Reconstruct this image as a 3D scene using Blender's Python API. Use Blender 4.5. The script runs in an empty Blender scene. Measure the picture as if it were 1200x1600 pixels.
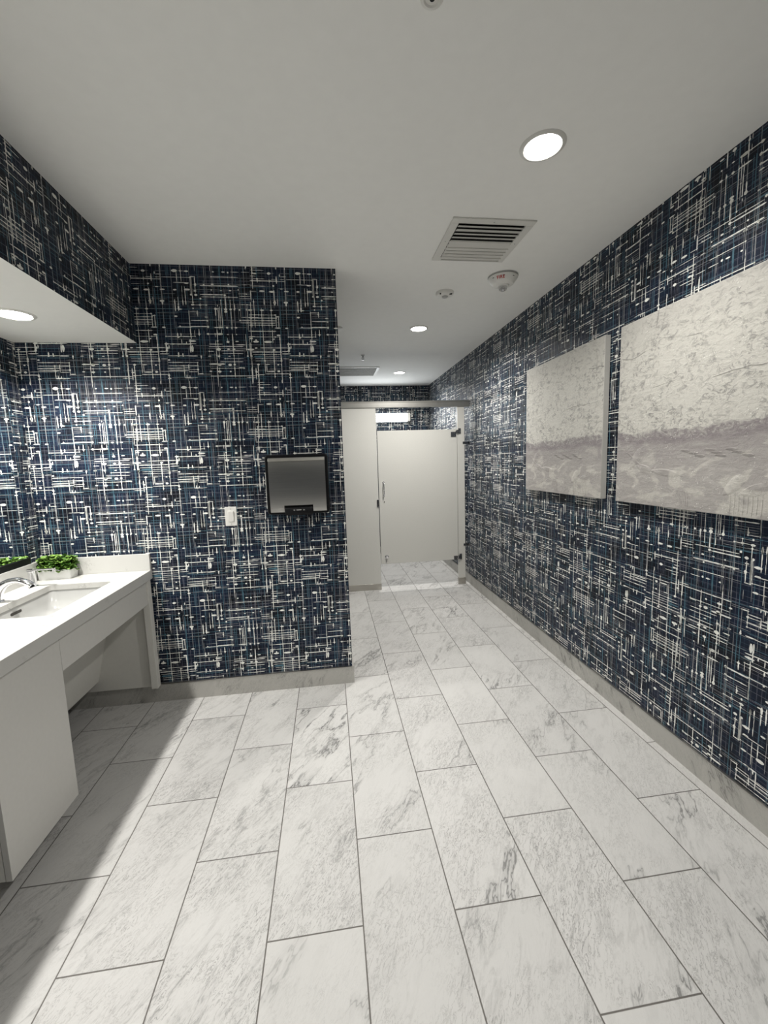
import bpy, bmesh, math, random
from mathutils import Vector, Matrix

random.seed(7)
C = bpy.context.scene.collection
PI = math.pi

# ------------------------------------------------------------------ camera
F_PX, PITCH, YAW, ROLL, EYE = 654.70, -0.1201, 0.1273, -0.0320, 1.4881
fwd = Vector((math.sin(YAW)*math.cos(PITCH), math.cos(YAW)*math.cos(PITCH), math.sin(PITCH)))
rt0 = Vector((math.cos(YAW), -math.sin(YAW), 0)); up0 = rt0.cross(fwd)
rt = rt0*math.cos(ROLL) + up0*math.sin(ROLL); up = -rt0*math.sin(ROLL) + up0*math.cos(ROLL)
cam_data = bpy.data.cameras.new('camera'); cam = bpy.data.objects.new('camera', cam_data); C.objects.link(cam)
cam_data.sensor_fit = 'VERTICAL'; cam_data.sensor_height = 24.0; cam_data.lens = F_PX/1600*24.0
cam_data.clip_start = 0.02
mw = Matrix((rt, up, -fwd)).transposed().to_4x4(); mw.translation = Vector((0, 0, EYE)); cam.matrix_world = mw
bpy.context.scene.camera = cam

# ------------------------------------------------------------------ light and exposure
sc = bpy.context.scene
sc.view_settings.view_transform = 'Standard'; sc.view_settings.look = 'None'
sc.view_settings.gamma = 1.0; sc.view_settings.use_curve_mapping = False
sc.view_settings.exposure = -0.36
LAMP_COL = (1.0, 0.975, 0.93)
CEILING_W, SOFFIT_W, STALL_W = 22.0, 25.0, 9.0
CEILING_SPREAD, SOFFIT_SPREAD = math.radians(150), math.radians(140)
w = bpy.data.worlds.new('world'); sc.world = w; w.use_nodes = True
w.node_tree.nodes['Background'].inputs[0].default_value = (0.8, 0.85, 0.9, 1)
w.node_tree.nodes['Background'].inputs[1].default_value = 0.02

# measured room (metres)
XR, XL, XC = 1.624, -1.73, 0.096          # right wall, left wall, corner of the middle wall
YM, YE, YB = 2.715, 6.66, -1.30           # middle wall face, end wall, wall behind the camera
ZC = 2.659                                # ceiling
XS, ZS = -1.077, 2.221                    # soffit front and underside
YP = 4.73                                 # stall front
TX0, TW, TL, TY0 = -1.177, 0.3048, 0.6322, 1.506   # floor tiles

# ------------------------------------------------------------------ node helpers
def new_mat(name):
    m = bpy.data.materials.new(name); m.use_nodes = True
    nt = m.node_tree; b = nt.nodes['Principled BSDF']
    return m, nt, b
class N:
    def __init__(s, nt): s.nt = nt
    def _set(s, sock, v):
        if v is None: return
        if isinstance(v, bpy.types.NodeSocket): s.nt.links.new(v, sock)
        else:
            if isinstance(v, (tuple, list)) and len(v) == 3 and sock.type == 'RGBA': v = (*v, 1)
            sock.default_value = v
    def m(s, op, a, b=None, c=None, clamp=False):
        n = s.nt.nodes.new('ShaderNodeMath'); n.operation = op; n.use_clamp = clamp
        s._set(n.inputs[0], a); s._set(n.inputs[1], b); s._set(n.inputs[2], c)
        return n.outputs[0]
    def step(s, x, lo, hi, a=0.0, b=1.0):
        n = s.nt.nodes.new('ShaderNodeMapRange'); n.interpolation_type = 'SMOOTHSTEP'
        for i, v in enumerate((x, lo, hi, a, b)): s._set(n.inputs[i], v)
        return n.outputs[0]
    def lin(s, x, lo, hi, a=0.0, b=1.0):
        n = s.nt.nodes.new('ShaderNodeMapRange')
        for i, v in enumerate((x, lo, hi, a, b)): s._set(n.inputs[i], v)
        return n.outputs[0]
    def xyz(s, x=0.0, y=0.0, z=0.0):
        n = s.nt.nodes.new('ShaderNodeCombineXYZ')
        for i, v in enumerate((x, y, z)): s._set(n.inputs[i], v)
        return n.outputs[0]
    def sep(s, v):
        n = s.nt.nodes.new('ShaderNodeSeparateXYZ'); s._set(n.inputs[0], v); return n.outputs
    def pos(s): return s.nt.nodes.new('ShaderNodeNewGeometry').outputs['Position']
    def obj(s): return s.nt.nodes.new('ShaderNodeTexCoord').outputs['Object']
    def wn(s, x=0.0, y=0.0, z=0.0):
        n = s.nt.nodes.new('ShaderNodeTexWhiteNoise'); n.noise_dimensions = '3D'
        s._set(n.inputs['Vector'], s.xyz(x, y, z)); return n.outputs['Value']
    def noise(s, v, scale=5.0, det=2.0, rough=0.5, dist=0.0, out=0):
        n = s.nt.nodes.new('ShaderNodeTexNoise')
        s._set(n.inputs['Vector'], v); s._set(n.inputs['Scale'], scale); s._set(n.inputs['Detail'], det)
        s._set(n.inputs['Roughness'], rough); s._set(n.inputs['Distortion'], dist)
        return n.outputs[out]
    def voro(s, v, scale=5.0, feat='F1', out='Distance'):
        n = s.nt.nodes.new('ShaderNodeTexVoronoi'); n.feature = feat
        s._set(n.inputs['Vector'], v); s._set(n.inputs['Scale'], scale); return n.outputs[out]
    def mapping(s, v, loc=(0, 0, 0), rot=(0, 0, 0), scl=(1, 1, 1)):
        n = s.nt.nodes.new('ShaderNodeMapping')
        s._set(n.inputs[0], v); n.inputs[1].default_value = loc; n.inputs[2].default_value = rot; n.inputs[3].default_value = scl
        return n.outputs[0]
    def vadd(s, a, b):
        n = s.nt.nodes.new('ShaderNodeVectorMath'); n.operation = 'ADD'; s._set(n.inputs[0], a); s._set(n.inputs[1], b); return n.outputs[0]
    def vscale(s, a, f):
        n = s.nt.nodes.new('ShaderNodeVectorMath'); n.operation = 'SCALE'; s._set(n.inputs[0], a); s._set(n.inputs['Scale'], f); return n.outputs[0]
    def mix(s, f, a, b):
        n = s.nt.nodes.new('ShaderNodeMix'); n.data_type = 'RGBA'
        s._set(n.inputs['Factor'], f)
        s._set(n.inputs[6], a); s._set(n.inputs[7], b); return n.outputs[2]
    def bump(s, h, strength=0.3, dist=0.002):
        n = s.nt.nodes.new('ShaderNodeBump'); s._set(n.inputs['Height'], h)
        n.inputs['Strength'].default_value = strength; n.inputs['Distance'].default_value = dist
        return n.outputs[0]

def simple(name, col, rough=0.5, metal=0.0, spec=0.5, var=0.03, scale=20.0, bump=0.0, bscale=400.0):
    m, nt, b = new_mat(name); g = N(nt)
    o = g.obj()
    n = g.noise(o, scale, 3)
    k = g.lin(n, 0.3, 0.7, 1-var, 1+var)
    c = g.mix(1.0, (0, 0, 0), tuple(col))
    vm = nt.nodes.new('ShaderNodeVectorMath'); vm.operation = 'SCALE'; g._set(vm.inputs[0], c); g._set(vm.inputs['Scale'], k)
    nt.links.new(vm.outputs[0], b.inputs['Base Color'])
    b.inputs['Roughness'].default_value = rough; b.inputs['Metallic'].default_value = metal
    b.inputs['Specular IOR Level'].default_value = spec
    if bump: nt.links.new(g.bump(g.noise(o, bscale, 2), bump, 0.0006), b.inputs['Normal'])
    return m

# ------------------------------------------------------------------ wallpaper
def wallpaper():
    m, nt, b = new_mat('woven_wallpaper'); g = N(nt)
    p = g.pos(); s = g.sep(p)
    PU, PV = 0.707, 0.660                      # the repeat of the paper
    u0 = g.m('ADD', g.m('ADD', s[0], s[1]), 7*PU + 0.10)
    v0 = g.m('ADD', s[2], 0.0)
    u, v = u0, v0
    # fine coloured threads, running the full length
    def threads(bb, PB, n, seed, wid):
        bn = g.m('MULTIPLY', g.m('FRACT', g.m('DIVIDE', bb, PB)), float(n)); r = g.m('FLOOR', bn)
        jit = g.m('MULTIPLY', g.m('SUBTRACT', g.wn(r, seed, 1.5), .5), .6)
        d = g.m('ABSOLUTE', g.m('SUBTRACT', g.m('SUBTRACT', g.m('FRACT', bn), .5), jit))
        k = g.step(d, wid, wid*.35)
        al = g.noise(g.xyz(u0, v0, g.m('MULTIPLY', r, 3.7)), 11.0, 3)
        return g.m('MULTIPLY', k, g.m('MULTIPLY', g.lin(g.wn(r, seed, 4.5), 0, 1, .15, .9), g.lin(al, .3, .65, .3, 1.0))), g.wn(r, seed, 6.5)
    th, ch = threads(v, PV, 30, 5.0, .075)
    tv, cv = threads(u, PU, 33, 23.0, .075)
    wash = g.noise(g.xyz(u0, v0, 5.0), 7.0, 4, .6)
    base = g.mix(g.step(wash, .35, .65), (0.0028, 0.0040, 0.0085), (0.006, 0.013, 0.034))
    teal = (0.085, 0.155, 0.20); plum = (0.19, 0.195, 0.235); pale = (0.50, 0.52, 0.52)
    base = g.mix(g.m('MULTIPLY', th, .9), base, g.mix(g.m('GREATER_THAN', ch, .55), teal, plum))
    base = g.mix(g.m('MULTIPLY', tv, .95), base, g.mix(g.m('GREATER_THAN', cv, .5), teal, plum))
    nt.links.new(base, b.inputs['Base Color'])
    b.inputs['Roughness'].default_value = .50; b.inputs['Specular IOR Level'].default_value = .22
    nt.links.new(g.bump(g.noise(g.xyz(u0, g.m('MULTIPLY', v0, .2), 0), 900.0, 1), .25, .0006), b.inputs['Normal'])
    return m
PAPER = wallpaper()
def ink(name, col):
    m, nt, b = new_mat(name); g = N(nt); n = g.noise(g.pos(), 60.0, 3, .6)
    nt.links.new(g.vscale(g.mix(0.0, col, col), g.lin(n, .3, .7, .82, 1.1)), b.inputs['Base Color'])
    b.inputs['Roughness'].default_value = .48; b.inputs['Specular IOR Level'].default_value = .3
    return m
PAPERS = [PAPER, ink('paper_ink_white', (0.90, 0.90, 0.85)), ink('paper_ink_grey', (0.30, 0.305, 0.31)), ink('paper_ink_teal', (0.075, 0.165, 0.215)), ink('paper_ink_plum', (0.085, 0.088, 0.12))]

# ------------------------------------------------------------------ stone
def stone(name, tiles=True, light=(0.575, 0.568, 0.552), dark=(0.27, 0.267, 0.26), amount=1.0):
    m, nt, b = new_mat(name); g = N(nt)
    p = g.pos(); s = g.sep(p)
    if tiles:
        cx = g.m('DIVIDE', g.m('SUBTRACT', s[0], TX0), TW); col = g.m('FLOOR', cx); fx = g.m('FRACT', cx)
        par = g.m('FLOORED_MODULO', col, 2.0)
        ry = g.m('ADD', g.m('DIVIDE', g.m('SUBTRACT', s[1], TY0), TL), g.m('MULTIPLY', par, .5)); row = g.m('FLOOR', ry); fy = g.m('FRACT', ry)
        ex = g.m('MULTIPLY', g.m('MINIMUM', fx, g.m('SUBTRACT', 1.0, fx)), TW)
        ey = g.m('MULTIPLY', g.m('MINIMUM', fy, g.m('SUBTRACT', 1.0, fy)), TL)
        e = g.m('MINIMUM', ex, ey); grout = g.step(e, .0027, .0015)
        off = g.xyz(g.m('MULTIPLY', g.wn(col, row, 1.1), 40.0), g.m('MULTIPLY', g.wn(col, row, 2.2), 40.0), g.m('MULTIPLY', g.wn(col, row, 3.3), 40.0))
        rnd = g.wn(col, row, 4.4); rnd2 = g.wn(col, row, 5.5)
        q = g.vadd(p, off)
    else:
        seg = g.m('FLOOR', g.m('DIVIDE', g.m('ADD', s[0], s[1]), TL))
        rnd = g.wn(seg, 2.0, 1.0); rnd2 = g.wn(seg, 5.0, 1.0); q = g.vadd(g.xyz(g.m('ADD', s[0], s[1]), s[2], 0.0), g.xyz(g.m('MULTIPLY', rnd, 30.0), 0, 0)); grout = 0.0
    # rotate so the bedding runs up and to the right, then squash across it
    w1 = g.mapping(q, rot=(0, 0, -math.radians(58)), scl=(1, 1, 1))
    aniso = g.mapping(w1, scl=(1.0, 3.2, 1.0))
    warp = g.noise(aniso, 2.6, 4, .6, 0.0, out=1)
    wp = g.vadd(aniso, g.vscale(warp, .55))
    n1 = g.noise(wp, 1.7, 5, .55)
    ridge = g.m('ABSOLUTE', g.m('SUBTRACT', n1, .5))
    vein = g.m('ADD', g.m('MULTIPLY', g.step(ridge, .011, .0), .75), g.m('MULTIPLY', g.step(ridge, .045, .0), .35), clamp=True)
    patch = g.step(g.noise(q, 2.7, 2), .44, .62, .06, 1.0)
    vein = g.m('MULTIPLY', g.m('MULTIPLY', vein, patch), g.lin(rnd, 0, 1, .35, 1.0))
    n2 = g.noise(wp, 6.5, 7, .68)
    streak = g.m('MULTIPLY', g.step(n2, .50, .66), g.lin(rnd2, 0, 1, .10, .6))
    cloud = g.noise(q, 3.0, 3)
    fine = g.noise(g.mapping(w1, scl=(1.0, 3.4, 1.0)), 21.0, 6, .66, .8)
    fr = g.m('MULTIPLY', g.step(g.m('ABSOLUTE', g.m('SUBTRACT', fine, .5)), .024, 0.0), g.m('MULTIPLY', g.step(g.noise(q, 5.0, 3), .34, .60), g.lin(rnd2, 0, 1, .35, 1.0)))
    c = g.mix(g.m('MULTIPLY', g.step(cloud, .35, .7), .25*amount), light, tuple(x*.86 for x in light))
    c = g.mix(g.m('MULTIPLY', streak, .60*amount), c, dark)
    c = g.mix(g.m('MULTIPLY', vein, 1.0*amount), c, tuple(x*.62 for x in dark))
    c = g.mix(g.m('MULTIPLY', fr, .95*amount), c, tuple(x*.66 for x in dark))
    tint = g.lin(rnd, 0, 1, .94, 1.03)
    c = g.vscale(c, tint)
    if tiles:
        c = g.mix(grout, c, (0.13, 0.12, 0.11))
    nt.links.new(c, b.inputs['Base Color'])
    b.inputs['Roughness'].default_value = .46; b.inputs['Specular IOR Level'].default_value = .35
    h = g.m('ADD', g.m('MULTIPLY', fine, .7), g.m('SUBTRACT', g.m('MULTIPLY', n2, .8), g.m('MULTIPLY', fr, .25)))
    if tiles: h = g.m('SUBTRACT', h, g.m('MULTIPLY', grout, 1.5))
    nt.links.new(g.bump(h, .42, .0030), b.inputs['Normal'])
    return m
FLOOR = stone('floor_stone_tile')
BASE = stone('baseboard_stone_shaded', False, (0.46, 0.45, 0.42), (0.25, 0.245, 0.23), 1.1)  # floor stone again, greyer: the dimmer vertical face is put into the colour

def quartz():
    m, nt, b = new_mat('white_quartz'); g = N(nt); o = g.obj()
    wp = g.vadd(o, g.vscale(g.noise(o, 5.0, 4, .6, 0, out=1), .5))
    n = g.noise(wp, 3.0, 6, .6); v = g.m('MULTIPLY', g.step(g.m('ABSOLUTE', g.m('SUBTRACT', n, .5)), .012, 0.0), g.step(g.noise(o, 7.0, 2), .48, .62))
    c = g.mix(g.m('MULTIPLY', v, .6), (0.56, 0.555, 0.53), (0.26, 0.25, 0.235))
    nt.links.new(c, b.inputs['Base Color']); b.inputs['Roughness'].default_value = .25
    return m
QUARTZ = quartz()
PAINT = simple('ceiling_paint', (0.90, 0.895, 0.865), .85, spec=.2, var=.01, bump=.15, bscale=600)
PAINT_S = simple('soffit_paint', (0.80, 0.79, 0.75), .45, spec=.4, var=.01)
PLASTER = simple('plain_plaster', (0.7, 0.68, 0.64), .8)
LAM = simple('grey_laminate', (0.60, 0.59, 0.56), .42, var=.015, scale=60)
LAM2 = simple('white_laminate', (0.66, 0.65, 0.61), .45, var=.015, scale=60)
PART = simple('partition_laminate', (0.62, 0.612, 0.572), .40, var=.02, scale=90, bump=.1, bscale=500)
CERAM = simple('white_ceramic', (0.42, 0.42, 0.408), .12, var=.005)
POTWHITE = simple('white_pot_glaze', (0.74, 0.74, 0.72), .3, var=.01)
WPLAST = simple('white_plastic', (0.78, 0.77, 0.73), .4, var=.01)
GPLAST = simple('grey_cover', (0.52, 0.515, 0.48), .6, var=.01)
WMETAL = simple('white_metal', (0.68, 0.67, 0.63), .45, var=.01)
CHROME = simple('chrome', (0.80, 0.80, 0.82), .07, 1.0, var=.01)
ALU = simple('satin_aluminium', (0.50, 0.49, 0.46), .35, 1.0, var=.03)
BLACK = simple('black_plastic', (0.006, 0.006, 0.007), .4, spec=.25, var=.1)
DARK = simple('duct_shade_black', (0.02, 0.02, 0.02), .8)
HINGE = simple('dark_chrome', (0.30, 0.30, 0.31), .18, 1.0)
BRASS = simple('aged_metal', (0.10, 0.09, 0.08), .4, .6)
RED = simple('red_ink', (0.45, 0.02, 0.015), .5)
GREY = simple('symbol_grey', (0.45, 0.45, 0.44), .5)
PLINE = simple('dark_line', (0.04, 0.035, 0.03), .6)
def steel():
    m, nt, b = new_mat('brushed_steel'); g = N(nt); o = g.obj()
    n = g.noise(g.mapping(o, scl=(1.0, 1.0, 260.0)), 6.0, 3)
    c = g.mix(g.lin(n, .3, .7, 0, 1), (0.33, 0.33, 0.32), (0.44, 0.435, 0.42)); nt.links.new(c, b.inputs['Base Color'])
    b.inputs['Metallic'].default_value = 1; b.inputs['Roughness'].default_value = .30
    return m
STEEL = steel()
def satin_steel():
    m, nt, b = new_mat('satin_steel_shoe'); g = N(nt)
    n = g.noise(g.mapping(g.obj(), scl=(1.0, 1.0, 60.0)), 8.0, 2)
    nt.links.new(g.mix(n, (0.42, 0.40, 0.36), (0.60, 0.58, 0.54)), b.inputs['Base Color'])
    b.inputs['Metallic'].default_value = 1; b.inputs['Roughness'].default_value = .28
    return m
SHOE = satin_steel()
m_, nt_, b_ = new_mat('mirror_silver'); b_.inputs['Base Color'].default_value = (.90, .93, .93, 1); b_.inputs['Metallic'].default_value = 1; b_.inputs['Roughness'].default_value = .0
MIRROR = m_
m_, nt_, b_ = new_mat('clear_lens'); b_.inputs['Base Color'].default_value = (.9, .9, .9, 1); b_.inputs['Transmission Weight'].default_value = .85; b_.inputs['Roughness'].default_value = .12
CLEAR = m_
def glow(name, col, s):
    m, nt, b = new_mat(name); b.inputs['Base Color'].default_value = (.8, .8, .8, 1)
    b.inputs['Emission Color'].default_value = (*col, 1); b.inputs['Emission Strength'].default_value = s; return m
LENS = glow('lit_lens', (1, .975, .93), 26.0)
TUBE = glow('lit_diffuser', (.93, .98, 1.0), 3.0)
def leafmat():
    m, nt, b = new_mat('green_leaf'); g = N(nt)
    r = nt.nodes.new('ShaderNodeNewGeometry').outputs['Random Per Island']
    c = g.mix(r, (0.030, 0.105, 0.012), (0.24, 0.40, 0.08)); nt.links.new(c, b.inputs['Base Color'])
    b.inputs['Roughness'].default_value = .4; return m
LEAF = leafmat()
def canvas_mat():
    m, nt, b = new_mat('textured_canvas_paint'); g = N(nt)
    o = g.obj(); s = g.sep(o)     # y along the wall, z up, origin at canvas centre
    sv = g.xyz(g.m('MULTIPLY', s[1], 1.0), g.m('MULTIPLY', s[2], 1.0), 0)
    warp = g.noise(sv, 4.0, 5, .65)
    zz = g.m('ADD', s[2], g.m('MULTIPLY', g.m('SUBTRACT', warp, .5), .10))
    spk = g.noise(g.mapping(sv, scl=(1, 1.5, 1)), 26.0, 7, .78, 1.2); spk2 = g.noise(sv, 7.0, 4, .6)
    diag = g.noise(g.mapping(sv, rot=(0, 0, .9), scl=(1, 3.5, 1)), 9.0, 6, .7, .5)
    cream = (0.60, 0.585, 0.535); grey = (0.29, 0.28, 0.265); mauve = (0.24, 0.215, 0.220); taupe = (0.41, 0.385, 0.368)
    sky = g.mix(g.m('MULTIPLY', g.step(spk, .48, .60), g.step(spk2, .34, .58, .12, .95)), cream, grey)
    sky = g.mix(g.step(s[2], .28, .48, 0, .45), sky, (0.47, 0.455, 0.425))
    patchy = g.noise(g.mapping(sv, rot=(0, 0, -.5), scl=(1, 1.8, 1)), 5.0, 5, .55, 1.0)
    sea = g.mix(g.step(diag, .44, .64, 0, .6), taupe, (0.52, 0.50, 0.47))
    sea = g.mix(g.step(patchy, .52, .60, 0, .8), sea, (0.60, 0.58, 0.53))
    sea = g.mix(g.m('MULTIPLY', g.step(spk, .50, .66), .4), sea, grey)
    c = g.mix(g.step(zz, -.115, -.135), sky, sea)
    band = g.m('MULTIPLY', g.step(zz, -.175, -.135), g.step(zz, -.085, -.105))
    band = g.m('MULTIPLY', band, g.step(spk, .36, .56, .35, .95))
    c = g.mix(band, c, mauve)
    lo = g.m('MULTIPLY', g.step(zz, -.30, -.18), g.step(zz, -.12, -.14)); c = g.mix(g.m('MULTIPLY', lo, .35), c, mauve)
    # trowel blocks in the upper field
    br = nt.nodes.new('ShaderNodeTexBrick'); g._set(br.inputs['Vector'], g.vadd(sv, g.vscale(g.noise(sv, 2.2, 3, .5, 0, out=1), .16)))
    br.inputs['Scale'].default_value = 1.0; br.inputs['Brick Width'].default_value = .62; br.inputs['Row Height'].default_value = .19; br.inputs['Mortar Size'].default_value = .003
    br.inputs['Mortar Smooth'].default_value = .6
    up_ = g.step(s[2], .03, .10); ed = g.m('MULTIPLY', g.m('MULTIPLY', br.outputs['Fac'], up_), g.step(g.noise(sv, 5.5, 2), .48, .60))
    c = g.mix(g.m('MULTIPLY', ed, .45), c, grey)
    glit = g.m('MULTIPLY', g.m('LESS_THAN', g.voro(sv, 110.0), .17), g.m('GREATER_THAN', g.wn(g.m('FLOOR', g.m('MULTIPLY', s[1], 26.0)), g.m('FLOOR', g.m('MULTIPLY', s[2], 26.0)), 3.0), .86))
    c = g.mix(g.m('MULTIPLY', glit, .8), c, (0.95, 0.95, 0.9))
    nt.links.new(c, b.inputs['Base Color']); b.inputs['Roughness'].default_value = .6; b.inputs['Specular IOR Level'].default_value = .3
    h = g.m('ADD', g.m('ADD', g.m('MULTIPLY', spk, .8), g.m('MULTIPLY', diag, .8)), g.m('MULTIPLY', ed, .6))
    nt.links.new(g.bump(h, .8, .006), b.inputs['Normal'])
    return m
CANVAS = canvas_mat()
CANV_EDGE = simple('canvas_edge_cloth', (0.50, 0.49, 0.46), .8, bump=.3, bscale=900)
IMPASTO = simple('impasto_cream', (0.47, 0.45, 0.42), .5, var=.1, scale=30, bump=.5, bscale=120)

# ------------------------------------------------------------------ mesh helpers
def obj(name, bm, mat, parent=None, smooth=False, bevel=0.0, loc=None):
    me = bpy.data.meshes.new(name); bmesh.ops.recalc_face_normals(bm, faces=bm.faces); bm.to_mesh(me); bm.free()
    mats = mat if isinstance(mat, (list, tuple)) else [mat]
    for x in mats: me.materials.append(x)
    if smooth:
        for p in me.polygons: p.use_smooth = True
        try: me.set_sharp_from_angle(angle=math.radians(40))
        except Exception: pass
    o = bpy.data.objects.new(name, me); C.objects.link(o)
    if parent: o.parent = parent
    if loc: o.location = loc
    if bevel:
        md = o.modifiers.new('bevel', 'BEVEL'); md.width = bevel; md.segments = 3; md.limit_method = 'ANGLE'
        for p in me.polygons: p.use_smooth = True
        try: me.set_sharp_from_angle(angle=math.radians(35))
        except Exception: pass
    return o
def box(bm, x0, x1, y0, y1, z0, z1, rot=None, mi=0):
    vs = [bm.verts.new((x, y, z)) for x in (x0, x1) for y in (y0, y1) for z in (z0, z1)]
    if rot is not None:
        c = Vector(((x0+x1)/2, (y0+y1)/2, (z0+z1)/2))
        for v in vs: v.co = rot @ (v.co - c) + c
    fs = [(0, 1, 3, 2), (4, 6, 7, 5), (0, 4, 5, 1), (2, 3, 7, 6), (0, 2, 6, 4), (1, 5, 7, 3)]
    out = []
    for f in fs:
        fc = bm.faces.new([vs[i] for i in f]); fc.material_index = mi; out.append(fc)
    return out
def B(*a, **k):
    bm = bmesh.new(); box(bm, *a, **k); return bm
def lathe(bm, prof, cx=0, cy=0, n=40, axis='z', cap=True, mi=0):
    rings = []
    for r, h in prof:
        ring = []
        for i in range(n):
            a = 2*PI*i/n
            if axis == 'z': co = (cx + r*math.cos(a), cy + r*math.sin(a), h)
            elif axis == 'y': co = (cx + r*math.cos(a), h, cy + r*math.sin(a))
            else: co = (h, cx + r*math.cos(a), cy + r*math.sin(a))
            ring.append(bm.verts.new(co))
        rings.append(ring)
    for a, b in zip(rings, rings[1:]):
        for i in range(n):
            f = bm.faces.new((a[i], a[(i+1) % n], b[(i+1) % n], b[i])); f.material_index = mi
    if cap:
        bm.faces.new(rings[0]).material_index = mi; bm.faces.new(rings[-1]).material_index = mi
    return bm
def tube(bm, pts, rad, n=14, flat=1.0):
    """tube through points; rad number or list; flat squashes vertically"""
    pts = [Vector(p) for p in pts]; R = rad if isinstance(rad, (list, tuple)) else [rad]*len(pts)
    rings = []; prev = None
    for i, p in enumerate(pts):
        t = (pts[min(i+1, len(pts)-1)] - pts[max(i-1, 0)]).normalized()
        side = t.cross(Vector((0, 0, 1)))
        if side.length < 1e-3: side = prev or Vector((0, 1, 0))
        side.normalize(); prev = side; nn = side.cross(t).normalized()
        rings.append([bm.verts.new(p + R[i]*(math.cos(2*PI*k/n)*side + flat*math.sin(2*PI*k/n)*nn)) for k in range(n)])
    for a, b in zip(rings, rings[1:]):
        for k in range(n): bm.faces.new((a[k], a[(k+1) % n], b[(k+1) % n], b[k]))
    bm.faces.new(rings[0]); bm.faces.new(rings[-1])
    return bm
def rrect(cx, cy, hx, hy, r, z, n=8):
    out = []
    for sx, sy, a0 in ((1, 1, 0), (-1, 1, PI/2), (-1, -1, PI), (1, -1, 3*PI/2)):
        for k in range(n+1):
            a = a0 + k*PI/2/n
            out.append((cx + sx*(hx-r) + r*math.cos(a), cy + sy*(hy-r) + r*math.sin(a), z))
    return out
def loft(bm, loops, cap0=False, cap1=False):
    R = [[bm.verts.new(c) for c in l] for l in loops]; n = len(R[0])
    for a, b in zip(R, R[1:]):
        for i in range(n): bm.faces.new((a[i], a[(i+1) % n], b[(i+1) % n], b[i]))
    if cap0: bm.faces.new(R[0])
    if cap1: bm.faces.new(R[-1])
    return bm
def prism(bm, pts, axis, a, b):
    """extrude 2D polygon along axis between a and b; pts are the other two coords in xyz order"""
    def co(p, t):
        if axis == 'x': return (t, p[0], p[1])
        if axis == 'y': return (p[0], t, p[1])
        return (p[0], p[1], t)
    A = [bm.verts.new(co(p, a)) for p in pts]; Bv = [bm.verts.new(co(p, b)) for p in pts]; n = len(pts)
    for i in range(n): bm.faces.new((A[i], A[(i+1) % n], Bv[(i+1) % n], Bv[i]))
    bm.faces.new(A); bm.faces.new(Bv)
    return bm
def tag(o, label, cat, group=None):
    o['label'] = label; o['category'] = cat
    if group: o['group'] = group
    return o
def thing(name, label, cat, loc=(0, 0, 0), group=None):
    o = bpy.data.objects.new(name, None); o.empty_display_size = .05; C.objects.link(o); o.location = loc
    return tag(o, label, cat, group)
def struct(name, bm, mat, **k):
    o = obj(name, bm, mat, **k); o['kind'] = 'structure'; return o
def dup(root, loc, label):
    r = root.copy(); C.objects.link(r); r.location = loc; r['label'] = label
    for ch in list(root.children):
        c = ch.copy(); C.objects.link(c); c.parent = r
        for gch in ch.children:
            d = gch.copy(); C.objects.link(d); d.parent = c
    return r

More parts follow.
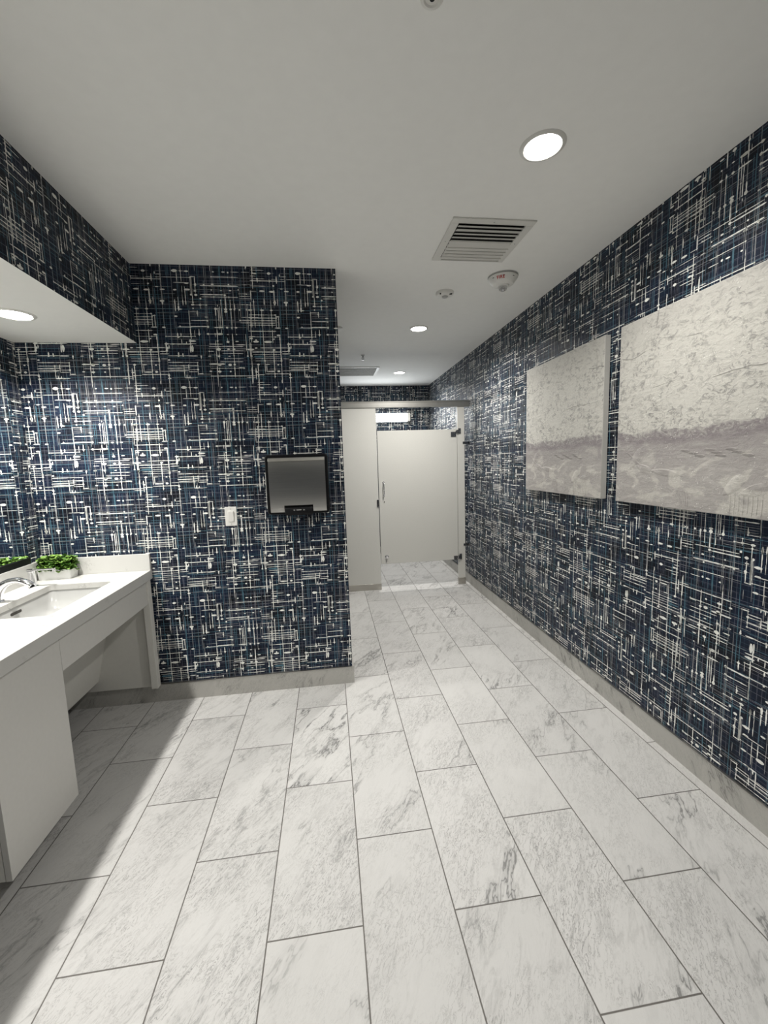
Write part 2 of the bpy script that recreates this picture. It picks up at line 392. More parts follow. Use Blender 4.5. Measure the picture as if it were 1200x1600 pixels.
# ------------------------------------------------------------------ printed wallpaper
# One repeat of the print (0.707 x 0.660 m): h start end height width / v bottom top across width, in mm
PRINT = ('h-12 28 692 10w,h-14 64 679 9w,h3 122 663 5g,h83 103 662 32w,h154 217 663 6g,h248 280 666 40w,h318 342 664 20w,h284 316 665 5w,h-17 16 646 12w,h159 192 645 9w,h0 66 631 7w,h104 138 630 8w,h157 182 629 8w,h192 346 630 6w,h-19 143 620 14w,h143 188 618 8w,h-21 104 602 6p,h253 340 601 10w,h314 338 598 20w,h-22 68 590 8w,h15 103 590 5g,h110 121 592 26w,h31 63 562 24w,h-25 15 560 6w,h88 121 559 24w,h152 170 576 12w,h137 242 577 5g,h177 204 562 18w,h250 269 561 20w,h311 343 563 26w,h190 261 539 6g,h0 190 532 6t,h-29 233 520 6t,h171 196 498 28w,h109 126 497 34w,h-35 141 454 7g,h-36 -17 452 20w,h30 52 453 22w,h87 103 453 22w,h142 283 455 6g,h267 291 453 14w,h-38 120 426 8w,h110 123 426 20w,h119 141 416 14w,h139 268 431 6g,h244 262 413 22w,h-40 121 408 12w,h-41 123 393 12w,h-43 115 378 9w,h-44 117 367 10w,h258 339 353 12w,h268 276 357 20w,h171 190 350 20w,h110 145 351 20w,h263 341 374 5g,h-33 124 480 5p,h169 285 480 5p,h-31 95 500 5g,h175 366 689 4p,h3 22 660 22w,h-9 3 662 28w,v571 707 -5 12w,v506 565 -19 20w,v352 515 -5 12w,v353 499 -24 12w,v645 660 155 14w,v610 632 24 12w,v609 631 93 10w,v686 706 135 16w,v605 647 135 20w,v481 569 117 18w,v481 510 118 30w,v448 511 95 8w,v350 448 95 10w,v459 583 60 12g,v482 521 56 18w,v480 520 135 14w,v520 575 137 6g,v591 705 186 22g,v502 591 185 26g,v476 502 185 24w,v348 476 184 12g,v642 704 298 8w,v606 704 299 9w,v603 659 275 12w,v544 583 299 8w,v500 543 298 6w,v474 507 299 16w,v477 580 315 12w,v477 507 315 18w,v441 508 254 20w,v474 521 273 12w,v444 474 272 22w,v539 638 350 14w,v533 638 355 12w,v533 539 349 26w,v344 446 328 12w,v351 465 37 10w,v351 459 45 6g,v351 424 120 12w,v349 421 135 12w,v453 466 22 16t,v352 583 19 12t,v349 569 148 16t,v610 706 20 8t,v474 597 275 10t,v347 705 221 6t,v575 657 150 8t,v344 573 325 6t,v346 705 244 6g,v540 704 345 6g,v351 706 75 5p,v350 706 94 5p,h392 464 635 6g,h467 622 636 10w,h622 721 634 6g,h476 486 664 18w,h528 548 664 16w,h559 569 662 26w,h579 627 665 10w,h640 687 666 8w,h352 378 635 14w,h367 702 598 6g,h418 428 590 26w,h467 480 595 16w,h559 568 595 20w,h369 381 590 34w,h401 618 586 16w,h645 669 595 8w,h363 380 556 16w,h338 623 564 5g,h460 468 563 18w,h512 525 560 10w,h563 577 561 18w,h614 620 566 20w,h342 355 535 26w,h366 383 534 28w,h398 532 537 18w,h532 545 535 28w,h394 404 514 28w,h405 614 524 10w,h615 682 544 7w,h659 667 543 18w,h621 684 530 12w,h620 690 518 6w,h620 690 510 6g,h619 689 496 5t,h618 688 483 6w,h343 362 479 24w,h362 432 478 8w,h330 653 460 7g,h349 357 458 26w,h473 487 457 36w,h529 546 454 40w,h559 573 455 28w,h583 592 455 30w,h612 622 453 24w,h666 690 453 26w,h654 659 455 30w,h528 547 441 24w,h328 377 442 8w,h370 378 432 24w,h414 434 410 14w,h334 432 431 5g,h333 431 421 5g,h334 432 391 14w,h422 434 389 20w,h623 724 411 10w,h612 622 393 16w,h622 723 394 14w,h326 430 411 5g,h617 688 379 12w,h616 701 366 8t,h323 427 373 6p,h328 436 356 20w,h423 436 355 30w,h466 512 352 22w,h532 545 351 24w,h562 570 350 30w,h582 597 351 20w,h452 652 353 6g,h334 431 508 12t,h332 375 493 5g,h382 629 506 5t,h396 675 684 4p,h391 670 615 4p,h437 616 411 4p,v533 637 353 20w,v592 635 374 14w,v546 592 373 12w,v479 536 355 12w,v356 446 327 12w,v470 504 481 12g,v417 464 479 20w,v340 416 479 12g,v470 480 492 12w,v382 463 494 13w,v340 382 493 10w,v470 510 513 12w,v339 470 514 10w,v339 470 503 8w,v469 526 540 16w,v436 469 539 18w,v338 435 539 12p,v455 509 566 10w,v338 455 567 12w,v455 489 589 16w,v367 455 589 8p,v665 704 378 10g,v667 703 465 8w,v571 670 468 8g,v339 703 518 10t,v504 703 475 6g,v335 487 662 8w,v335 433 677 10w,v342 704 390 6t,v341 703 429 6g,v336 635 635 6t,v336 702 654 6g,v337 702 587 6g,v338 702 561 6t,v341 471 446 8t,v341 471 456 6t,v412 446 376 12w,v459 489 396 8w,h-47 117 332 14w,h-50 140 299 8w,h119 141 309 22w,h133 140 292 30w,h-22 10 271 30w,h42 87 270 34w,h-42 -23 290 20w,h-58 -20 224 22w,h186 335 299 14w,h250 263 295 24w,h16 180 235 12w,h176 201 257 22w,h201 332 256 18w,h-16 0 234 16w,h89 105 223 26w,h-34 145 211 14w,h146 191 214 16w,h145 196 200 14w,h-29 137 196 8w,h-23 34 184 30t,h40 130 183 6w,h-18 142 172 7w,h149 184 171 12w,h187 200 165 22w,h186 277 151 14w,h277 323 151 8w,h137 280 187 12t,h189 326 189 10w,h244 254 187 24w,h271 280 188 22w,h-16 141 159 6w,h-66 139 140 6g,h42 68 138 14w,h112 123 136 20w,h133 139 136 22w,h187 302 132 12w,h180 274 117 14w,h275 308 119 10w,h188 300 106 14w,h142 286 100 7w,h-9 7 138 26w,h-69 123 104 5g,h48 96 96 22w,h110 126 97 30w,h-21 33 77 12w,h34 189 82 12w,h-22 -7 94 22w,h-8 1 73 20w,h-74 -16 61 9w,h178 197 59 18w,h-9 178 66 5t,h179 192 76 22w,h198 273 62 8g,h273 316 62 18w,h180 196 233 40w,h179 192 219 40w,h-52 184 284 5p,h-55 181 254 5p,h199 329 229 5t,h206 336 313 5g,v267 353 -31 14w,v166 266 -37 12w,v166 186 -39 24w,v30 166 -38 15w,v272 286 -5 20w,v89 351 39 11w,v263 340 94 14w,v283 289 101 22w,v93 229 95 13w,v55 93 94 10w,v160 308 137 15w,v160 180 138 24w,v26 160 137 10w,v95 136 48 12w,v1 137 -3 15w,v50 118 -17 17w,v297 347 188 10g,v206 267 185 22w,v229 249 200 12w,v24 89 186 13w,v292 319 254 18w,v301 318 273 14w,v257 284 274 13w,v257 270 300 12w,v187 210 250 18w,v189 203 274 16w,v208 286 322 15w,v300 344 327 12w,v62 134 275 13w,v99 140 301 12w,v61 79 287 12w,v61 75 304 10w,v252 351 22 16t,v143 217 27 16t,v214 348 144 12t,v-11 353 -56 10t,v-16 116 25 10t,v-24 177 229 8t,v-24 346 216 6t,v-17 350 71 5p,v-19 349 109 5p,h317 356 300 10w,h314 354 273 24w,h313 354 258 14w,h370 382 313 24w,h416 512 314 9w,h420 433 314 28w,h476 509 314 30w,h534 546 312 12w,h586 593 312 16w,h663 697 302 10w,h315 681 280 6t,h529 546 269 30w,h580 600 272 14w,h473 483 274 20w,h427 505 256 12w,h585 636 253 14w,h426 497 242 12w,h497 625 243 12w,h420 685 231 7g,h469 493 226 40w,h530 546 227 24w,h560 577 227 24w,h639 685 227 14w,h424 452 215 14w,h495 623 218 12w,h501 622 202 9w,h308 357 188 20w,h373 382 186 26w,h417 435 187 14w,h473 486 186 26w,h433 607 189 6t,h533 547 186 14w,h642 652 187 22w,h662 675 187 26w,h512 623 172 9w,h339 428 165 6g,h484 619 154 10w,h305 354 150 8w,h420 513 141 26w,h469 490 137 36w,h530 550 136 34w,h560 574 138 26w,h571 689 142 5p,h303 356 132 14w,h589 623 120 14w,h428 626 116 7w,h301 354 109 10w,h418 433 99 18w,h433 534 98 6t,h466 487 97 26w,h535 546 97 20w,h300 353 97 12w,h349 382 85 16w,h382 429 85 6g,h424 688 71 14w,h297 327 61 16w,h327 350 62 7w,v283 344 329 14w,v299 336 351 10w,v211 249 331 34w,v208 246 319 18w,v302 343 376 17w,v189 302 376 11t,v172 189 377 14w,v82 172 378 8g,v-31 342 391 9t,v279 340 479 15w,v224 279 478 13w,v296 320 467 8w,v312 339 505 10w,v241 279 466 8w,v134 241 467 12w,v30 134 465 12w,v168 220 482 10w,v263 291 536 10w,v-37 339 514 13t,v193 317 566 18w,v131 193 567 10w,v61 131 566 13w,v219 315 643 12w,v184 218 648 10w,v93 184 646 8t,v301 335 677 10w,v266 301 663 8w,v183 266 664 12w,v169 183 667 18w,v120 169 668 12w,v22 120 666 11w,v76 152 353 8w,v85 120 477 8w,v24 129 620 6t,v-33 239 427 6g').split(',')
PU, PV = .707, .660
INKS = {'w': 1, 'g': 2, 't': 3, 'p': 4}
def print_extras():
    rg = random.Random(41); S = []; out = []
    for t in PRINT:
        k = t[0]; p, q, c, wc = t[1:].split(' '); U = -1.1 if k == 'h' else 1.3; V = 1.3 if k == 'h' else -1.1
        S.append((k, U + float(p)/1000, U + float(q)/1000, V + float(c)/1000, float(wc[:-1]), wc[-1]))
    # ink beads where strokes cross
    for h in S:
        if h[0] != 'h' or h[4] > 17: continue
        for v in S:
            if v[0] != 'v' or v[4] > 17: continue
            if h[1] < v[3] < h[2] and v[1] < h[3] < v[2]:
                if h[5] + v[5] == 'ww': pr, sz = .85, .0062
                elif 'w' in (h[5], v[5]): pr, sz = .45, .0050
                else: continue
                if rg.random() < pr:
                    d = sz*rg.uniform(.7, 1.25)
                    out.append(('h', v[3]-d*rg.uniform(.5, .9), v[3]+d*rg.uniform(.5, .9), h[3], d*1.0, 'w'))
    # thin pale threads
    for i in range(95):
        k = 'h' if i % 2 else 'v'; L = rg.uniform(.05, .30)
        a = rg.uniform(-1.12, -.42) if k == 'h' else rg.uniform(1.34, 2.0)
        b = rg.uniform(1.34, 2.0) if k == 'h' else rg.uniform(-1.12, -.42)
        out.append((k, a, a+L, b, .0021, rg.choice('ggtp')))
    return out
EXTRA = print_extras()
def paper_print(bm, mapf, a0, a1, z0, z1, seed=1):
    """lay the repeat over the rectangle u in a0..a1, v in z0..z1; mapf(u, v, lift) gives the point on the wall"""
    rg = random.Random(seed)
    S = []
    for t in PRINT:
        k = t[0]; p, q, c, wc = t[1:].split(' ')
        U = -1.1 if k == 'h' else 1.3; V = 1.3 if k == 'h' else -1.1
        S.append((k, U + float(p)/1000, U + float(q)/1000, V + float(c)/1000, max(float(wc[:-1])*.00033, .0022), wc[-1]))
    S += EXTRA
    for iu in range(math.floor((a0+1.2)/PU)-2, math.ceil((a1+1.2)/PU)+2):
        for iv in range(math.floor((z0-1.2)/PV)-2, math.ceil((z1-1.2)/PV)+2):
            for k, p, q, c, w, col in S:
                if k == 'h':
                    A, Bq, cc = p+iu*PU, q+iu*PU, c+iv*PV
                    lo, hi, cl, ch = a0, a1, z0, z1
                else:
                    A, Bq, cc = p+iv*PV, q+iv*PV, c+iu*PU
                    lo, hi, cl, ch = z0, z1, a0, a1
                if cc-w < cl or cc+w > ch or Bq < lo+.001 or A > hi-.001: continue
                A2, B2 = max(A, lo), min(Bq, hi); L = B2-A2
                lift = .00018 + .00010*INKS[col]*0 + (.00022 if col == 'w' else 0.0) + (.00011 if k == 'v' else 0)
                blob = L < 2.6*w*2
                n = 5 if blob else max(3, int(L/.011))
                prev = None
                for i in range(n+1):
                    f = i/n; a = A2 + L*f
                    if blob: hw_ = w*.62*math.sqrt(max(.12, 1-(2*f-1)**2))*rg.uniform(.85, 1.15)
                    else: hw_ = w*.5*rg.uniform(.62, 1.12)*(.45 if i in (0, n) else 1)
                    o = rg.uniform(-.0003, .0003)
                    if k == 'h': pts = (mapf(a, cc+o-hw_, lift), mapf(a, cc+o+hw_, lift))
                    else: pts = (mapf(cc+o-hw_, a, lift), mapf(cc+o+hw_, a, lift))
                    cur = (bm.verts.new(pts[0]), bm.verts.new(pts[1]))
                    if prev: bm.faces.new((prev[0], prev[1], cur[1], cur[0])).material_index = INKS[col]
                    prev = cur

# ------------------------------------------------------------------ room shell
struct('floor', B(XL-.1, XR+.1, YB-.1, YE+.1, -.1, 0), FLOOR)
struct('ceiling', B(XL-.1, XR+.1, YB-.1, YE+.1, ZC, ZC+.1), PAINT)
CU, CV = -2.151, 2.897            # the right-hand wall is hung upside down
def wall(name, bx, prints):
    bm = bmesh.new(); box(bm, *bx)
    for k, (mapf, a0, a1, z0, z1) in enumerate(prints): paper_print(bm, mapf, a0, a1, z0, z1, k+3)
    return struct(name, bm, PAPERS)
BT = .117
wall('wall_right', (XR, XR+.1, YB-.1, YE+.1, 0, ZC), [(lambda u, v, l: (XR-l, u-CU, CV-v), YB+CU, YE+CU, CV-ZC, CV-BT)])
wall('wall_end', (XC-.1, XR, YE, YE+.1, 0, ZC), [(lambda u, v, l: (u, YE-l, v), XC, XR, 1.6, ZC)])
wall('wall_middle', (XL, XC, YM, YM+.12, 0, ZC), [(lambda u, v, l: (u, YM-l, v), XL, XC, BT, ZC)])
wall('wall_corridor', (XC-.12, XC, YM+.12, YE, 0, ZC), [(lambda u, v, l: (XC+l, u-2.6, v), YM+2.62, YP+2.5, BT, ZC)])
wall('wall_left', (XL-.1, XL, YB-.1, YM+.12, 0, ZC), [(lambda u, v, l: (XL+l, u-YM+XL, v), 2.2+YM-XL, YM+YM-XL, .97, ZS)])
wall('wall_back', (XL, XR, YB-.1, YB, 0, ZC), [(lambda u, v, l: (-u, YB+l, v), -XR, -XL, BT, ZC)])
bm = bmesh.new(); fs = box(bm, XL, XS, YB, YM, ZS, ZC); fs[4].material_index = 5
paper_print(bm, lambda u, v, l: (XS+l, u-YM+XS+.31, v), YB+YM-XS-.31, 2*YM-XS-.31, ZS, ZC, 9)
struct('wall_soffit', bm, PAPERS + [PAINT_S])

BH = .113
def baseboard(name, bm, tr=None):
    o = struct(name, bm, BASE, bevel=.0)
    return o
baseboard('baseboard_right', B(XR-.011, XR, YB, YE, 0, BH))
baseboard('baseboard_middle', B(XL, XC+.011, YM-.011, YM, 0, BH))
baseboard('baseboard_corridor', B(XC, XC+.011, YM, YE, 0, BH))
baseboard('baseboard_end', B(XC+.011, XR-.011, YE-.011, YE, 0, BH))
baseboard('baseboard_left', B(XL, XL+.011, YB, YM-.011, 0, BH))
baseboard('baseboard_back', B(XL+.011, XR-.011, YB, YB+.011, 0, BH))
# thin metal edging on top of the tile skirting
struct('trim_1', B(XR-.013, XR, YB, YE-.011, BH, BH+.004), ALU)
struct('trim_2', B(XL, XC+.013, YM-.013, YM, BH, BH+.004), ALU)

# ------------------------------------------------------------------ downlights
def downlight(loc, label, watts, group, proto=None, r=.066):
    if proto is None:
        t = thing('recessed_downlight', label, 'ceiling light', loc, group)
        bm = lathe(bmesh.new(), [(r, .0), (r, -.004), (r+.004, -.007), (r+.017, -.003), (r+.019, 0)], n=56, cap=False)
        obj('trim_ring', bm, WMETAL, t, smooth=True)
        obj('lens', lathe(bmesh.new(), [(r, -.0015), (r, -.0045), (r*.85, -.008), (r*.5, -.0105), (r*.15, -.0115)], n=56), LENS, t)
    else:
        t = dup(proto, loc, label); t['group'] = group
    ld = bpy.data.lights.new('downlight_lamp', 'AREA'); ld.shape = 'DISK'; ld.size = .12 if group == g1 else .075; ld.energy = watts; ld.color = LAMP_COL; ld.spread = CEILING_SPREAD if group == g1 else SOFFIT_SPREAD
    lo = bpy.data.objects.new('lamp', ld); C.objects.link(lo); lo.parent = t; lo.location = (0, 0, -.0135)
    return t
def strip_lamp(t): return t
g1, g2 = 'downlights in the main ceiling', 'downlights under the soffit'
base_dl = None
spots = [((.864, 1.650, ZC), 'large bright round downlight nearest the camera on the main ceiling', CEILING_W, g1),
         ((.857, 3.838, ZC), 'round downlight beyond the smoke detector, before the stall', CEILING_W*1.7, g1),
         ((.995, 5.692, ZC), 'farthest round downlight, on the ceiling above the stall', CEILING_W*1.7, g1),
         ((-1.414, 2.245, ZS), 'round downlight set in the lowered soffit above the sink', SOFFIT_W, g2),
         ((-1.414, 1.00, ZS), 'soffit downlight above the near end of the counter, outside the frame', SOFFIT_W*.8, g2),
         ((-1.414, -.25, ZS), 'soffit downlight beside the camera, unseen, added for its light', SOFFIT_W*.7, g2),  # unseen lamp, added to light the visible area
         ((.864, -.54, ZC), 'ceiling downlight behind the camera, unseen, added for its light', CEILING_W*.6, g1)]  # likewise added out of view for the light it gives
for loc, lab, wt, gr in spots:
    if base_dl is None:
        t = downlight(loc, lab, wt, gr); base_dl = t
        keep = [c for c in t.children if c.type == 'MESH']
    else:
        t = bpy.data.objects.new('recessed_downlight', None); t.empty_display_size = .05; C.objects.link(t); t.location = loc
        tag(t, lab, 'ceiling light', gr)
        for ch in keep:
            c = ch.copy(); C.objects.link(c); c.parent = t
        ld = bpy.data.lights.new('downlight_lamp', 'AREA'); ld.shape = 'DISK'; ld.size = .12 if gr == g1 else .075; ld.energy = wt; ld.color = LAMP_COL; ld.spread = CEILING_SPREAD if gr == g1 else SOFFIT_SPREAD
        lo = bpy.data.objects.new('lamp', ld); C.objects.link(lo); lo.parent = t; lo.location = (0, 0, -.0135)

# ------------------------------------------------------------------ vanity
CT, CF = .866, -1.120            # counter top height, front edge
SY = 2.212; sx0, sx1, sy0, sy1 = -1.560, -1.240, 1.940, 2.484
ct = thing('countertop', 'long white quartz countertop with backsplash, fixed to the left wall', 'countertop', (0, 0, 0))
Y0 = .42
bm = bmesh.new()
hole = rrect((sx0+sx1)/2, (sy0+sy1)/2, (sx1-sx0)/2, (sy1-sy0)/2, .022, CT, 6)
def slab_with_hole(bm, x0, x1, y0, y1, z0, z1, hole):
    def ringz(z): 
        return [bm.verts.new((p[0], p[1], z)) for p in hole], [bm.verts.new(c) for c in ((x1, y1, z), (x0, y1, z), (x0, y0, z), (x1, y0, z))]
    n = len(hole); q = n//4
    T = ringz(z1); Bt = ringz(z0)
    for (h, o) in (T, Bt):
        for k in range(4):
            for i in range(k*q, k*q+q-1): bm.faces.new((o[k], h[i], h[i+1]))
            i = k*q+q-1; bm.faces.new((o[k], h[i], h[(i+1) % n], o[(k+1) % 4]))
    for i in range(n): bm.faces.new((T[0][i], T[0][(i+1) % n], Bt[0][(i+1) % n], Bt[0][i]))
    for i in range(4): bm.faces.new((T[1][i], T[1][(i+1) % 4], Bt[1][(i+1) % 4], Bt[1][i]))
slab_with_hole(bm, XL, CF, Y0, YM, CT-.030, CT, hole)
obj('slab', bm, QUARTZ, ct)
obj('front_edge', B(CF-.022, CF+.0005, Y0, YM, CT-.055, CT-.0005), QUARTZ, ct, bevel=.0015)
obj('backsplash', B(XL, CF, YM-.020, YM, CT, CT+.104), QUARTZ, ct, bevel=.0015)
obj('backsplash', B(XL, XL+.020, Y0, YM-.020, CT, CT+.104), QUARTZ, ct, bevel=.0015)

# sink
sk = thing('undermount_sink', 'white rectangular undermount basin set into the quartz countertop', 'sink', ((sx0+sx1)/2, SY, CT-.03))
hx, hy = (sx1-sx0)/2, (sy1-sy0)/2
bm = bmesh.new()
loops = [rrect(0, 0, hx+.030, hy+.030, .03, -.001), rrect(0, 0, hx+.004, hy+.004, .026, -.001), rrect(0, 0, hx+.002, hy+.002, .028, -.010),
         rrect(0, 0, hx-.004, hy-.010, .034, -.050), rrect(0, 0, hx-.012, hy-.030, .042, -.085), rrect(0, 0, hx-.030, hy-.060, .050, -.108),
         rrect(0, 0, hx-.060, hy-.110, .050, -.116), rrect(0, 0, .03, .03, .029, -.122)]
loft(bm, loops, cap1=True)
loft(bm, [rrect(0, 0, hx+.030, hy+.030, .03, -.001), rrect(0, 0, hx+.030, hy+.030, .03, -.012), rrect(0, 0, hx+.006, hy+.0, .04, -.06),
          rrect(0, 0, hx-.02, hy-.05, .05, -.12), rrect(0, 0, .04, .04, .039, -.135)], cap1=True)
bmesh.ops.remove_doubles(bm, verts=bm.verts, dist=1e-5)
obj('basin', bm, CERAM, sk, smooth=True)
bm = lathe(bmesh.new(), [(.030, -.1215), (.029, -.118), (.020, -.1185), (.004, -.1195)], n=32); obj('drain', bm, CHROME, sk, smooth=True)
# overflow slot on the rear face of the basin
bm = bmesh.new(); pts = []
for k in range(9): a = PI/2 + k*PI/8; pts.append((-.030+.007*math.cos(a), -.030+.007*math.sin(a)))
for k in range(9): a = -PI/2 + k*PI/8; pts.append((.030+.007*math.cos(a), -.030+.007*math.sin(a)))
prism(bm, pts, 'x', -hx-.004, -hx+.0025); o = obj('overflow_slot', bm, PLINE, sk); o['label'] = 'dark overflow slot'

# faucet: arc spout rising from a base behind the basin
fc = thing('faucet', 'polished chrome arc faucet leaning over the white sink', 'faucet', (-1.640, SY, CT))
obj('base_plate', lathe(bmesh.new(), [(.033, 0), (.033, .004), (.028, .008)], n=36), CHROME, fc, smooth=True)
sp = [(0.0, 0, .004), (.006, 0, .03), (.020, 0, .058), (.042, 0, .082), (.072, 0, .098), (.105, 0, .102), (.135, 0, .094), (.160, 0, .080), (.172, 0, .071)]
def smoothpts(P, n=5):
    P = [Vector(p) for p in P]; out = []
    for i in range(len(P)-1):
        p0, p1, p2, p3 = P[max(i-1, 0)], P[i], P[i+1], P[min(i+2, len(P)-1)]
        for k in range(n):
            t = k/n; out.append(.5*((2*p1) + (-p0+p2)*t + (2*p0-5*p1+4*p2-p3)*t*t + (-p0+3*p1-3*p2+p3)*t**3))
    out.append(P[-1]); return out
pp = smoothpts(sp); nn = len(pp)
obj('spout', tube(bmesh.new(), pp, [.031 - .014*min(1, i/(nn*.55)) for i in range(nn)], 20, .85), CHROME, fc, smooth=True)
bm = tube(bmesh.new(), [(.163, 0, .076), (.168, 0, .062)], [.0125, .012], 18); obj('outlet', bm, BLACK, fc, smooth=True)
# soap dispenser
sd = thing('soap_dispenser', 'short chrome soap dispenser with a flat thin spout beside the planter', 'soap dispenser', (-1.640, 2.475, CT))
obj('body', lathe(bmesh.new(), [(.0, 0), (.024, 0), (.024, .004), (.019, .008), (.018, .082), (.020, .084), (.020, .090), (.0, .091)], n=32, cap=False), CHROME, sd, smooth=True)
bm = bmesh.new(); box(bm, -.02, .118, -.010, .010, .090, .098); box(bm, .108, .118, -.008, .008, .080, .090)
obj('nozzle', bm, CHROME, sd, bevel=.002)

# planter with leafy plant
px0, px1, py0, py1, pz, ph = -1.700, -1.523, 2.606, 2.688, CT, .058
pl = thing('planter_box', 'white rectangular planter of green leaves in the countertop corner', 'plant', ((px0+px1)/2, (py0+py1)/2, pz))
hx2, hy2 = (px1-px0)/2, (py1-py0)/2
bm = bmesh.new()
loft(bm, [rrect(0, 0, hx2-.003, hy2-.003, .004, 0, 3), rrect(0, 0, hx2, hy2, .004, ph, 3), rrect(0, 0, hx2-.006, hy2-.006, .003, ph, 3), rrect(0, 0, hx2-.008, hy2-.008, .003, ph-.012, 3)], cap0=True, cap1=True)
obj('pot', bm, POTWHITE, pl, smooth=True)
rnd = random.Random(3); bm = bmesh.new()
def leaf(bm, base, d, L, Wd, roll):
    d = d.normalized(); s = d.cross(Vector((0, 0, 1)));
    if s.length < .05: s = Vector((1, 0, 0))
    s.normalize(); s = Matrix.Rotation(roll, 3, d) @ s; nrm = s.cross(d)
    prof = [(0, .10), (.2, .62), (.45, 1.0), (.7, .92), (.9, .5), (1.0, .08)]
    rows = []
    for t, wd in prof:
        c = base + d*L*t + nrm*(-L*.35*t*t)
        rows.append([bm.verts.new(c - s*Wd*wd*.5 + nrm*Wd*.16*wd), bm.verts.new(c), bm.verts.new(c + s*Wd*wd*.5 + nrm*Wd*.16*wd)])
    for a, b in zip(rows, rows[1:]):
        bm.faces.new((a[0], a[1], b[1], b[0])); bm.faces.new((a[1], a[2], b[2], b[1]))
for i in range(520):
    bx, by = rnd.uniform(-hx2+.008, hx2-.008), rnd.uniform(-hy2+.008, hy2-.012)
    ex = bx/hx2; ey = by/hy2
    h = rnd.uniform(.050, .128)*(1-.15*abs(ex)**3)
    base = Vector((bx + ex*.006, by + min(0, ey)*.014, h))
    a = rnd.uniform(0, 2*PI)
    d = Vector((math.cos(a)*.8 + ex*.5, math.sin(a)*.8 + min(ey, 0)*.8, rnd.uniform(.05, .9)))
    L = rnd.uniform(.020, .036)
    tip = base + d.normalized()*L
    if tip.y > hy2+.004: d.y = -abs(d.y)
    if tip.x < -hx2+.012: d.x = abs(d.x)
    leaf(bm, base, d, L, L*rnd.uniform(.75, .95), rnd.uniform(-.6, .6))
for i in range(26):
    bx, by = rnd.uniform(-hx2+.015, hx2-.015), rnd.uniform(-hy2+.015, hy2-.015)
    tube(bm, [(bx, by, ph-.014), (bx*1.05, by, .08)], .0012, 5)
obj('foliage', bm, LEAF, pl, smooth=True)

# vanity cabinet under the counter
zb = .105
vc = thing('vanity_cabinet', 'grey laminate floating vanity cabinet under the white countertop with open knee space', 'cabinet', (0, 0, 0))
obj('cabinet_box', B(XL+.003, -1.158, 1.431, 1.812, zb, .8105), LAM2, vc, bevel=.001)
obj('front_panel', B(-1.155, -1.135, 1.430, 1.814, zb, .8100), LAM, vc, bevel=.001)
obj('apron_panel', B(-1.155, -1.136, 1.817, YM-.061, .664, .8100), LAM, vc, bevel=.001)
bm = bmesh.new(); prism(bm, [(-1.327, .81), (-1.487, .179), (-1.503, .179), (-1.343, .81)], 'y', 1.812, YM-.026)
obj('knee_panel', bm, LAM2, vc)
obj('end_panel', B(XL+.003, -1.168, YM-.026, YM-.012, BH+.001, .8105), LAM2, vc)
obj('end_stile', B(-1.166, -1.129, YM-.060, YM-.012, BH+.001, .8105), LAM2, vc, bevel=.0015)

# mirror
mr = thing('wall_mirror', 'large frameless wall mirror with black bottom channel above the backsplash', 'mirror', (XL, 1.5, 1.5))
obj('glass', B(.001, .008, Y0-1.5, 2.597-1.5, 1.003-1.5, 1.992-1.5), MIRROR, mr)
obj('bottom_channel', B(0.0, .014, Y0-1.5, 2.60-1.5, .971-1.5, 1.006-1.5), BLACK, mr, bevel=.001)

# ------------------------------------------------------------------ wall fittings on the middle wall
sw = thing('light_switch', 'white rocker light switch on the patterned middle wall', 'light switch', (-.621, YM, 1.176))
obj('plate', B(-.036, .036, -.006, 0, -.060, .060), WPLAST, sw, bevel=.003)
r_ = obj('rocker', B(-.017, .017, -.011, -.005, -.034, .034, rot=Matrix.Rotation(.06, 3, 'X')), WPLAST, sw, bevel=.002)
bm = bmesh.new()
for zz in (-.047, .047): obj('screw', lathe(bmesh.new(), [(.003, -.0058), (.003, -.0075)], 0, zz, 12, 'y'), GREY, sw)

td = thing('towel_dispenser', 'black and brushed steel paper towel dispenser on the middle wall', 'towel dispenser', (-.192, YM, 1.365))
HX, HZ, D = .190, .183, .100
def rr2(hx, hz, r, y, n=8): return [(p[0], y, p[1]) for p in [(q[0], q[1]) for q in rrect(0, 0, hx, hz, r, 0, n)]]
bm = loft(bmesh.new(), [rr2(HX-.004, HZ-.004, .02, 0), rr2(HX, HZ, .022, -.01), rr2(HX, HZ, .022, -D+.012), rr2(HX-.006, HZ-.006, .018, -D)], True, True)
obj('housing', bm, BLACK, td, smooth=True)
# curved steel cover with cut-out in the lower edge
bm = bmesh.new(); cw = HX-.021; zt, zbm = HZ-.019, -HZ+.016
prof = []
for k in range(25):
    z = zt + (zbm-zt)*k/24; t = (z-zbm)/(zt-zbm)
    y = -D - .004 - .020*math.sin(PI*min(max(t, 0), 1))**.6
    prof.append((z, y))
xs = [-cw, -.087, -.080, .080, .087, cw]
cut = -HZ+.052
grid = []
for z, y in prof: grid.append([bm.verts.new((x, y, z)) for x in xs])
for i in range(24):
    for j in range(5):
        if j in (1, 2, 3) and prof[i+1][0] < cut - .004: continue
        bm.faces.new((grid[i][j], grid[i][j+1], grid[i+1][j+1], grid[i+1][j]))
bmesh.ops.delete(bm, geom=[v for v in bm.verts if not v.link_faces], context='VERTS')
ret = bmesh.ops.extrude_face_region(bm, geom=list(bm.faces)); 
for v in [e for e in ret['geom'] if isinstance(e, bmesh.types.BMVert)]: v.co.y = -D+.001
obj('cover', bm, STEEL, td, smooth=True)
obj('top_band', B(-cw, cw, -D-.018, -D-.011, zt-.022, zt-.002, rot=Matrix.Rotation(-.5, 3, 'X')), ALU, td, bevel=.002)
bm = loft(bmesh.new(), [rr2(.086, .024, .010, -D+.002), rr2(.086, .024, .010, -D-.014), rr2(.080, .020, .008, -D-.018)], True, True)
